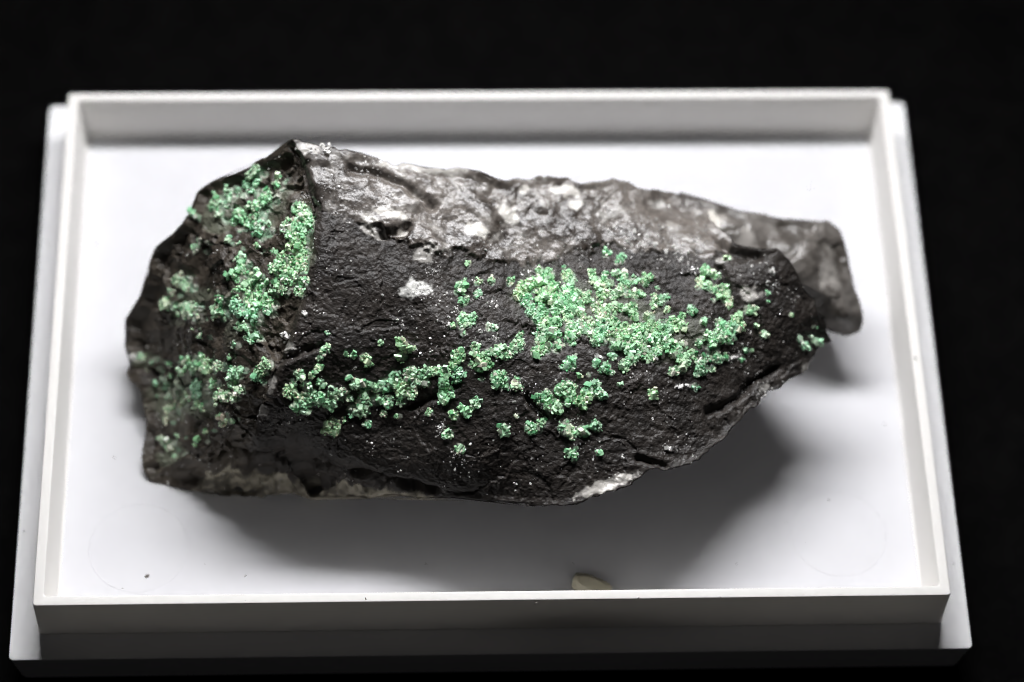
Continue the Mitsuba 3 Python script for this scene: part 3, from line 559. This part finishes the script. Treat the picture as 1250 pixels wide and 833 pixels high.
# white and grey quartz patches: (a, b, half length, half width, turn), frame mm
def px_patch(): pass
qn = quartzness(rockQ)
P3 = np.c_[rockQ[:, :2], np.zeros(nq)]
Wt = rockV[:nq]
lf = leftness(rockQ)[:, None]
def lerp(a, b, t): return np.asarray(a) * (1 - t) + np.asarray(b) * t
n1, n2, n3 = fb(Wt, 1.3, 4, 31)[:, None], fb(Wt, .35, 3, 32)[:, None], fb(Wt, 3.2, 3, 33)[:, None]
dark = lerp((.0175, .0150, .0132), (.033, .0275, .0235), sstep(-.25, .3, n1 + .6 * n2))
brown = lerp((.032, .026, .020), (.072, .060, .046), sstep(-.25, .28, n1 + .5 * n2))
dark = lerp(dark, brown, lf)
grey = sstep(.25, 1.0, 1 - np.hypot((rockQ[:, 0] + 12.2) / 4.6, (rockQ[:, 1] - np.interp(rockQ[:, 0], BX, BY) - .3) / 2.6) + 1.6 * n1[:, 0])[:, None]
dark = lerp(dark, (.095, .086, .084), grey * .75 * (1 - lf))
smoky = sstep(-.16, .17, n1 * .75 + n3 * .9 + n2 * .25)
qz = lerp((.030, .0235, .019), (.130, .115, .102), smoky)
qz = qz * (1 - .42 * sstep(-5, -11, rockQ[:, :1]))
qz = lerp(qz, (.30, .285, .265), sstep(.10, .26, fb(Wt, .9, 4, 35)[:, None] + .5 * n2) * (.25 + .5 * smoky))
qz = qz * (1 + 1.1 * fb(Wt, .16, 2, 36)[:, None])
mixq = sstep(-.08, .14, qn)[:, None]
col = lerp(dark, qz, mixq)
stain = np.zeros(nq)
for i, (a, b, ra, rb_, rot, q) in enumerate(STAINS):
    stain = np.maximum(stain, q * sstep(-.1, .45, ellipse(rockQ, a, b, ra, rb_, rot, .8, 40 + i)))
col = lerp(col, (.27, .31, .225), stain[:, None])
crust = np.zeros(nq)
flat_tree = cKDTree(rockQ[:, :2])
for tone, dens, circles in CLUSTERS:
    for a, b, rad in circles:
        i = np.array(flat_tree.query_ball_point((a, b), rad * 1.05), int)
        if len(i): crust[i] = np.maximum(crust[i], (1 - np.hypot(rockQ[i, 0] - a, rockQ[i, 1] - b) / (rad * 1.06)) * (2.2 if dens >= .8 else 1.2))
crust = sstep(.1, .75, crust + 1.3 * fb(P3, .3, 2, 38) * sstep(0, .3, crust))[:, None]
col = lerp(col, lerp((.20, .33, .22), (.50, .52, .44), sstep(-.15, .2, n2 + fb(Wt, .15, 2, 39)[:, None])), crust * .8)
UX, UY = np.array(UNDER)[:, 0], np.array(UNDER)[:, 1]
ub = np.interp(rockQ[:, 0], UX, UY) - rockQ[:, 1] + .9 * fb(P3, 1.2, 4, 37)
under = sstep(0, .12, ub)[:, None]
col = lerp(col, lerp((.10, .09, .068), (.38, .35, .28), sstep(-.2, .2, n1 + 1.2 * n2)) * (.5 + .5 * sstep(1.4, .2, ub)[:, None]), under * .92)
cls = np.where(qn > .03, 1, 0)
for i, (a, b, ra, rb_, rot, bright) in enumerate(PATCHES):
    e = ellipse(rockQ, a, b, ra, rb_, rot, .6, i)
    s = sstep(-.12, .25, e)[:, None]
    tint = np.minimum(np.array([.62, .595, .55]) * bright * 1.55, .72)
    col = lerp(col, lerp(tint * .75, tint, sstep(-.2, .2, n2)), s)
    cls = np.where(e > .08, 2 + i, cls)
allcol = np.vstack([np.clip(col, .005, .8), np.full((len(rockV) - nq, 3), .07)])
fc = np.zeros(len(rockF), int)
fc[:n_top] = cls[rockF[:n_top, 0]]
fc[n_top:] = 0
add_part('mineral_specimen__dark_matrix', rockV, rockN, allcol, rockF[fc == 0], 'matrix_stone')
add_part('mineral_specimen__quartz_layer', rockV, rockN, allcol, rockF[fc == 1], 'quartz_stone')
k = 0
for i in range(len(PATCHES)):
    if (fc == 2 + i).sum() > 20:
        add_part('mineral_specimen__pale_quartz_patch' + ('_%03d' % k if k else ''), rockV, rockN, allcol, rockF[fc == 2 + i], 'quartz_stone')
        k += 1

# the grey quartz lobe behind the right end
def lobe_disp(Q, W):
    return facets(W, 3.0, 44, .06, .3) + .6 * fb(W, 4, 2, 41) + .4 * fb(W, 1.3, 3, 42) + .1 * fb(W, .4, 3, 43)
lV, lF, ln_top, lQ = build_rock(LOBE_OUT, LOBE_CTL, .1, .35, lobe_disp, 9, .7)
lN = normals_of(lV, lF)
m1, m2 = fb(lV, 2.2, 3, 51)[:, None], fb(lV, .6, 3, 52)[:, None]
lc = lerp((.055, .048, .041), (.165, .152, .139), sstep(-.25, .25, m1 + .5 * m2))
lc = lerp(lc, (.55, .52, .47), sstep(.0, .25, ellipse(np.pad(lQ, ((0, len(lV) - len(lQ)), (0, 0)), mode='edge'), *LOBE_WHITE, .5, 77))[:, None])
lc = lerp(lc, (.36, .34, .315), sstep(.08, .22, fb(lV, 1.4, 3, 53)[:, None]) * .7)
add_part('mineral_specimen__quartz_lobe', lV, lN, lc, lF, 'quartz_stone')

# ------------------------------------------------------------------ crystals
def protos(n, kind, seed):
    r = np.random.default_rng(seed)
    out = []
    while len(out) < n:
        if kind == 'hex':
            k = 6
            t = np.arange(k) * 2 * np.pi / k + r.random() * 6
            hgt = r.uniform(.45, 1.15)
            a = np.c_[np.cos(t), np.sin(t), np.full(k, hgt)] * [1, 1, 1]
            b = np.c_[np.cos(t), np.sin(t), np.full(k, -hgt)]
            tilt = r.normal(0, .18, 2)
            a[:, 2] += a[:, :2] @ tilt
            p = np.vstack([a * [.88, .88, 1], b]) * r.uniform(.75, 1.2, 3)
        else:
            p = np.array([(x, y, z) for x in (-1, 1) for y in (-1, 1) for z in (-1, 1)], float) * r.uniform(.6, 1.1, 3)
            p[:, 0] += p[:, 2] * r.uniform(-.4, .4)
            p[:, 1] += p[:, 0] * r.uniform(-.3, .3)
            p *= r.uniform(.85, 1.12, (8, 1))
        h = ConvexHull(p)
        f = h.simplices.copy()
        fn = np.cross(p[f[:, 1]] - p[f[:, 0]], p[f[:, 2]] - p[f[:, 0]])
        flip = (fn * h.equations[:, :3]).sum(1) < 0
        f[flip] = f[flip][:, ::-1]
        out.append((p, f))
    return out
PROTO = protos(14, 'hex', 5) + protos(10, 'block', 6)
def rotations(r, n):
    q = r.normal(size=(n, 4)); q /= np.linalg.norm(q, axis=1, keepdims=True)
    w, x, y, z = q.T
    return np.stack([np.stack([1 - 2 * (y * y + z * z), 2 * (x * y - z * w), 2 * (x * z + y * w)], -1),
                     np.stack([2 * (x * y + z * w), 1 - 2 * (x * x + z * z), 2 * (y * z - x * w)], -1),
                     np.stack([2 * (x * z - y * w), 2 * (y * z + x * w), 1 - 2 * (x * x + y * y)], -1)], 1)
def grains(r, pos, size, colours):
    V, F, Cc, base = [], [], [], 0
    R = rotations(r, len(pos))
    which = r.integers(0, len(PROTO), len(pos))
    for i in range(len(pos)):
        p, f = PROTO[which[i]]
        V.append(p @ R[i].T * size[i] + pos[i]); F.append(f + base); Cc.append(np.repeat(colours[i][None], len(p), 0)); base += len(p)
    V, F, Cc = np.vstack(V), np.vstack(F), np.vstack(Cc)
    return trimesh.Trimesh(V * MM, F, process=False), Cc
def seat(ab):
    i = seat_tree.query(ab)[1]
    return rockV[i], rockN[i]
GREENS = np.array([(.43, .75, .46), (.52, .80, .54), (.66, .85, .60), (.26, .58, .31), (.76, .85, .66), (.12, .37, .17), (.84, .84, .72), (.70, .65, .54)])
WEIGHT = {0: [.30, .26, .14, .16, .05, .06, .02, .01], 1: [.14, .22, .27, .07, .17, .01, .08, .04], 2: [.09, .15, .24, .04, .21, .0, .16, .11]}
DULL = {0: 1.0, 1: .98, 2: .72}
n_green = 0
def cluster(tone, dens, circles):
    global n_green
    r = np.random.default_rng(1000 + n_green)
    hue = np.array([r.uniform(.90, 1.09), 1.0, r.uniform(.92, 1.03)]) * r.uniform(.84, 1.04)
    P, S, Cl = [], [], []
    for (a, b, rad) in circles:
        dens = min(1.0, dens * 1.25)
        n = max(2, int(dens * 9.5 * (rad / .125) ** 2))
        rho, t = rad * np.sqrt(r.random(n)) * r.uniform(.75, 1.08, n), r.random(n) * 2 * np.pi
        ab = np.c_[a + rho * np.cos(t), b + rho * np.sin(t)]
        keep = fb(np.c_[ab, np.zeros(n)], .35, 2, 21) > (-.18 if dens >= 1 else -.02 + .3 * (1 - dens) * .5)
        if keep.sum() < 2: keep[:] = True
        ab, rho = ab[keep], rho[keep]
        p, nn = seat(ab)
        lift = r.random(len(ab)) * min(.62 * rad, .34) * np.sqrt(np.clip(1 - (rho / (1.1 * rad)) ** 2, 0, 1))
        big = r.random(len(ab)) < .08
        size = np.clip(r.lognormal(math.log(.057), .38, len(ab)) * np.where(big, 2.0, 1), .03, .19)
        if tone == 2: lift *= .3
        size = np.minimum(size, max(.06, rad * .8))
        fine = r.random(len(ab)) < .46
        size = np.where(fine, size * .5, size); lift = np.where(fine, lift * .35, lift)
        P.append(p + nn * (lift + size * .35)[:, None]); S.append(size)
        c = np.where(fine[:, None], GREENS[r.choice(8, len(ab), p=WEIGHT[2])], GREENS[r.choice(8, len(ab), p=WEIGHT[tone])]) * r.uniform(.85, 1.1, (len(ab), 1)) * DULL[tone] * hue
        Cl.append(c)
    m, c = grains(r, np.vstack(P), np.concatenate(S), np.vstack(Cl))
    key = 'mineral_specimen__green_crystal_cluster' + ('_%03d' % n_green if n_green else '')
    scene[key] = mikit.ply(m, 'green_mineral', smooth=False, color=np.clip(c, 0, .88))
    n_green += 1
for tone, dens, circles in CLUSTERS:
    cluster(tone, dens, circles)
labels['mineral_specimen'] = {'label': 'dark rough mineral specimen with green crystal crusts and grey quartz lying in the white tray', 'category': 'mineral'}

# bright quartz grains, one by one where they are large, the dust of small ones as one part
def grain_cluster(r, a, b, rad):
    n = max(2, int(3 * (rad / .14) ** 2))
    ab = np.c_[a + r.normal(0, rad * .45, n), b + r.normal(0, rad * .45, n)]
    p, nn = seat(ab)
    size = r.uniform(.5, .9, n) * min(rad, .16)
    return grains(r, p + nn * (size * .5)[:, None], size, np.tile([[.74, .73, .70]], (n, 1)) * r.uniform(.8, 1.05, (n, 1)))
for i, (a, b, rad) in enumerate(WHITE):
    m, c = grain_cluster(np.random.default_rng(300 + i), a, b, rad)
    scene['mineral_specimen__white_crystal' + ('_%03d' % i if i else '')] = mikit.ply(m, 'clear_grain', smooth=False, color=c)
r = np.random.default_rng(77)
pick = r.choice(nq, 9000)
Qp = rockQ[pick]
dens = (fb(P3[pick], 1.5, 3, 61) + .5 * fb(P3[pick], .5, 2, 62) > .13) | (r.random(len(pick)) < .035)
pick = pick[dens][:1600]
ex = [np.c_[a + r.normal(0, rad * .5, 40), b + r.normal(0, rad * .5, 40)] for a, b, rad in GLITTER]
pick = np.r_[pick, seat_tree.query(np.vstack(ex))[1]]
size = np.clip(r.lognormal(math.log(.031), .42, len(pick)), .014, .085)
shade = r.choice([.25, .45, .75], len(pick), p=[.4, .33, .27])[:, None] * np.array([[1, .98, .95]])
gp = rockV[pick] + rockN[pick] * (size * .4)[:, None]
m, c = grains(r, gp, size, shade)
scene['mineral_specimen__crystal_dust'] = mikit.ply(m, 'clear_grain', smooth=False, color=c)
labels['mineral_specimen__crystal_dust'] = {'label': 'tiny glittering quartz grains strewn over the dark stone', 'kind': 'stuff'}

# ------------------------------------------------------------------ loose bits in the tray
def chip(x, y, l, w, h, turn, seed, col, key):
    r = np.random.default_rng(seed)
    m = trimesh.creation.icosphere(3, 1)
    v = np.array(m.vertices)
    v *= (1 + .55 * fb(v, .9, 3, seed))[:, None]
    v = np.clip(v, -.85, .85)
    v = v * [l, w, h]
    c, s = math.cos(turn), math.sin(turn)
    v[:, :2] = v[:, :2] @ np.array([[c, s], [-s, c]])
    v[:, 2] += FLOOR - v[:, 2].min() - .005
    m = trimesh.Trimesh((v + [x, y, 0]) * MM, m.faces, process=False)
    scene[key] = mikit.ply(m, col, smooth=35)
scene['tan_stone'] = {'type': 'twosided', 'bsdf': {'type': 'principled', 'roughness': .5, 'base_color': mikit.proc(lambda p, n, uv: mikit.mix((.48, .44, .31), (.68, .64, .51), mikit.fbm(p.x * 1500, p.y * 1500, p.z * 1500, 3)))}}
scene['dark_bit'] = {'type': 'twosided', 'bsdf': {'type': 'principled', 'roughness': .5, 'base_color': rgb(.12, .11, .10)}}
chip(CHIP[0], CHIP[1] - .3, 1.45, .75, .62, -.45, 4, 'tan_stone', 'stone_chip')
labels['stone_chip'] = {'label': 'small tan stone chip lying behind the front rim of the tray', 'category': 'stone chip'}
chip(DIRT[0], DIRT[1], .17, .11, .08, .6, 8, 'dark_bit', 'dirt_speck')
labels['dirt_speck'] = {'label': 'tiny dark speck of dirt on the tray floor near the front left corner', 'category': 'dirt'}

r = np.random.default_rng(12)
bits = []
for x, y, z, s in DUST:
    m = trimesh.creation.icosphere(1, s)
    m.vertices = m.vertices * [1.6, .7, .5] * r.uniform(.7, 1.3, (len(m.vertices), 1))
    m.apply_transform(trimesh.transformations.rotation_matrix(r.random() * 3, [0, 0, 1]))
    m.apply_translation([x, y, z + .3 * s]); m.apply_scale(MM)
    bits.append(m)
scene['tray_dust'] = mikit.ply(trimesh.util.concatenate(bits), 'dark_bit')
labels['tray_dust'] = {'label': 'fine grey dust grains scattered on the floor and rim of the tray', 'category': 'dust', 'kind': 'stuff'}
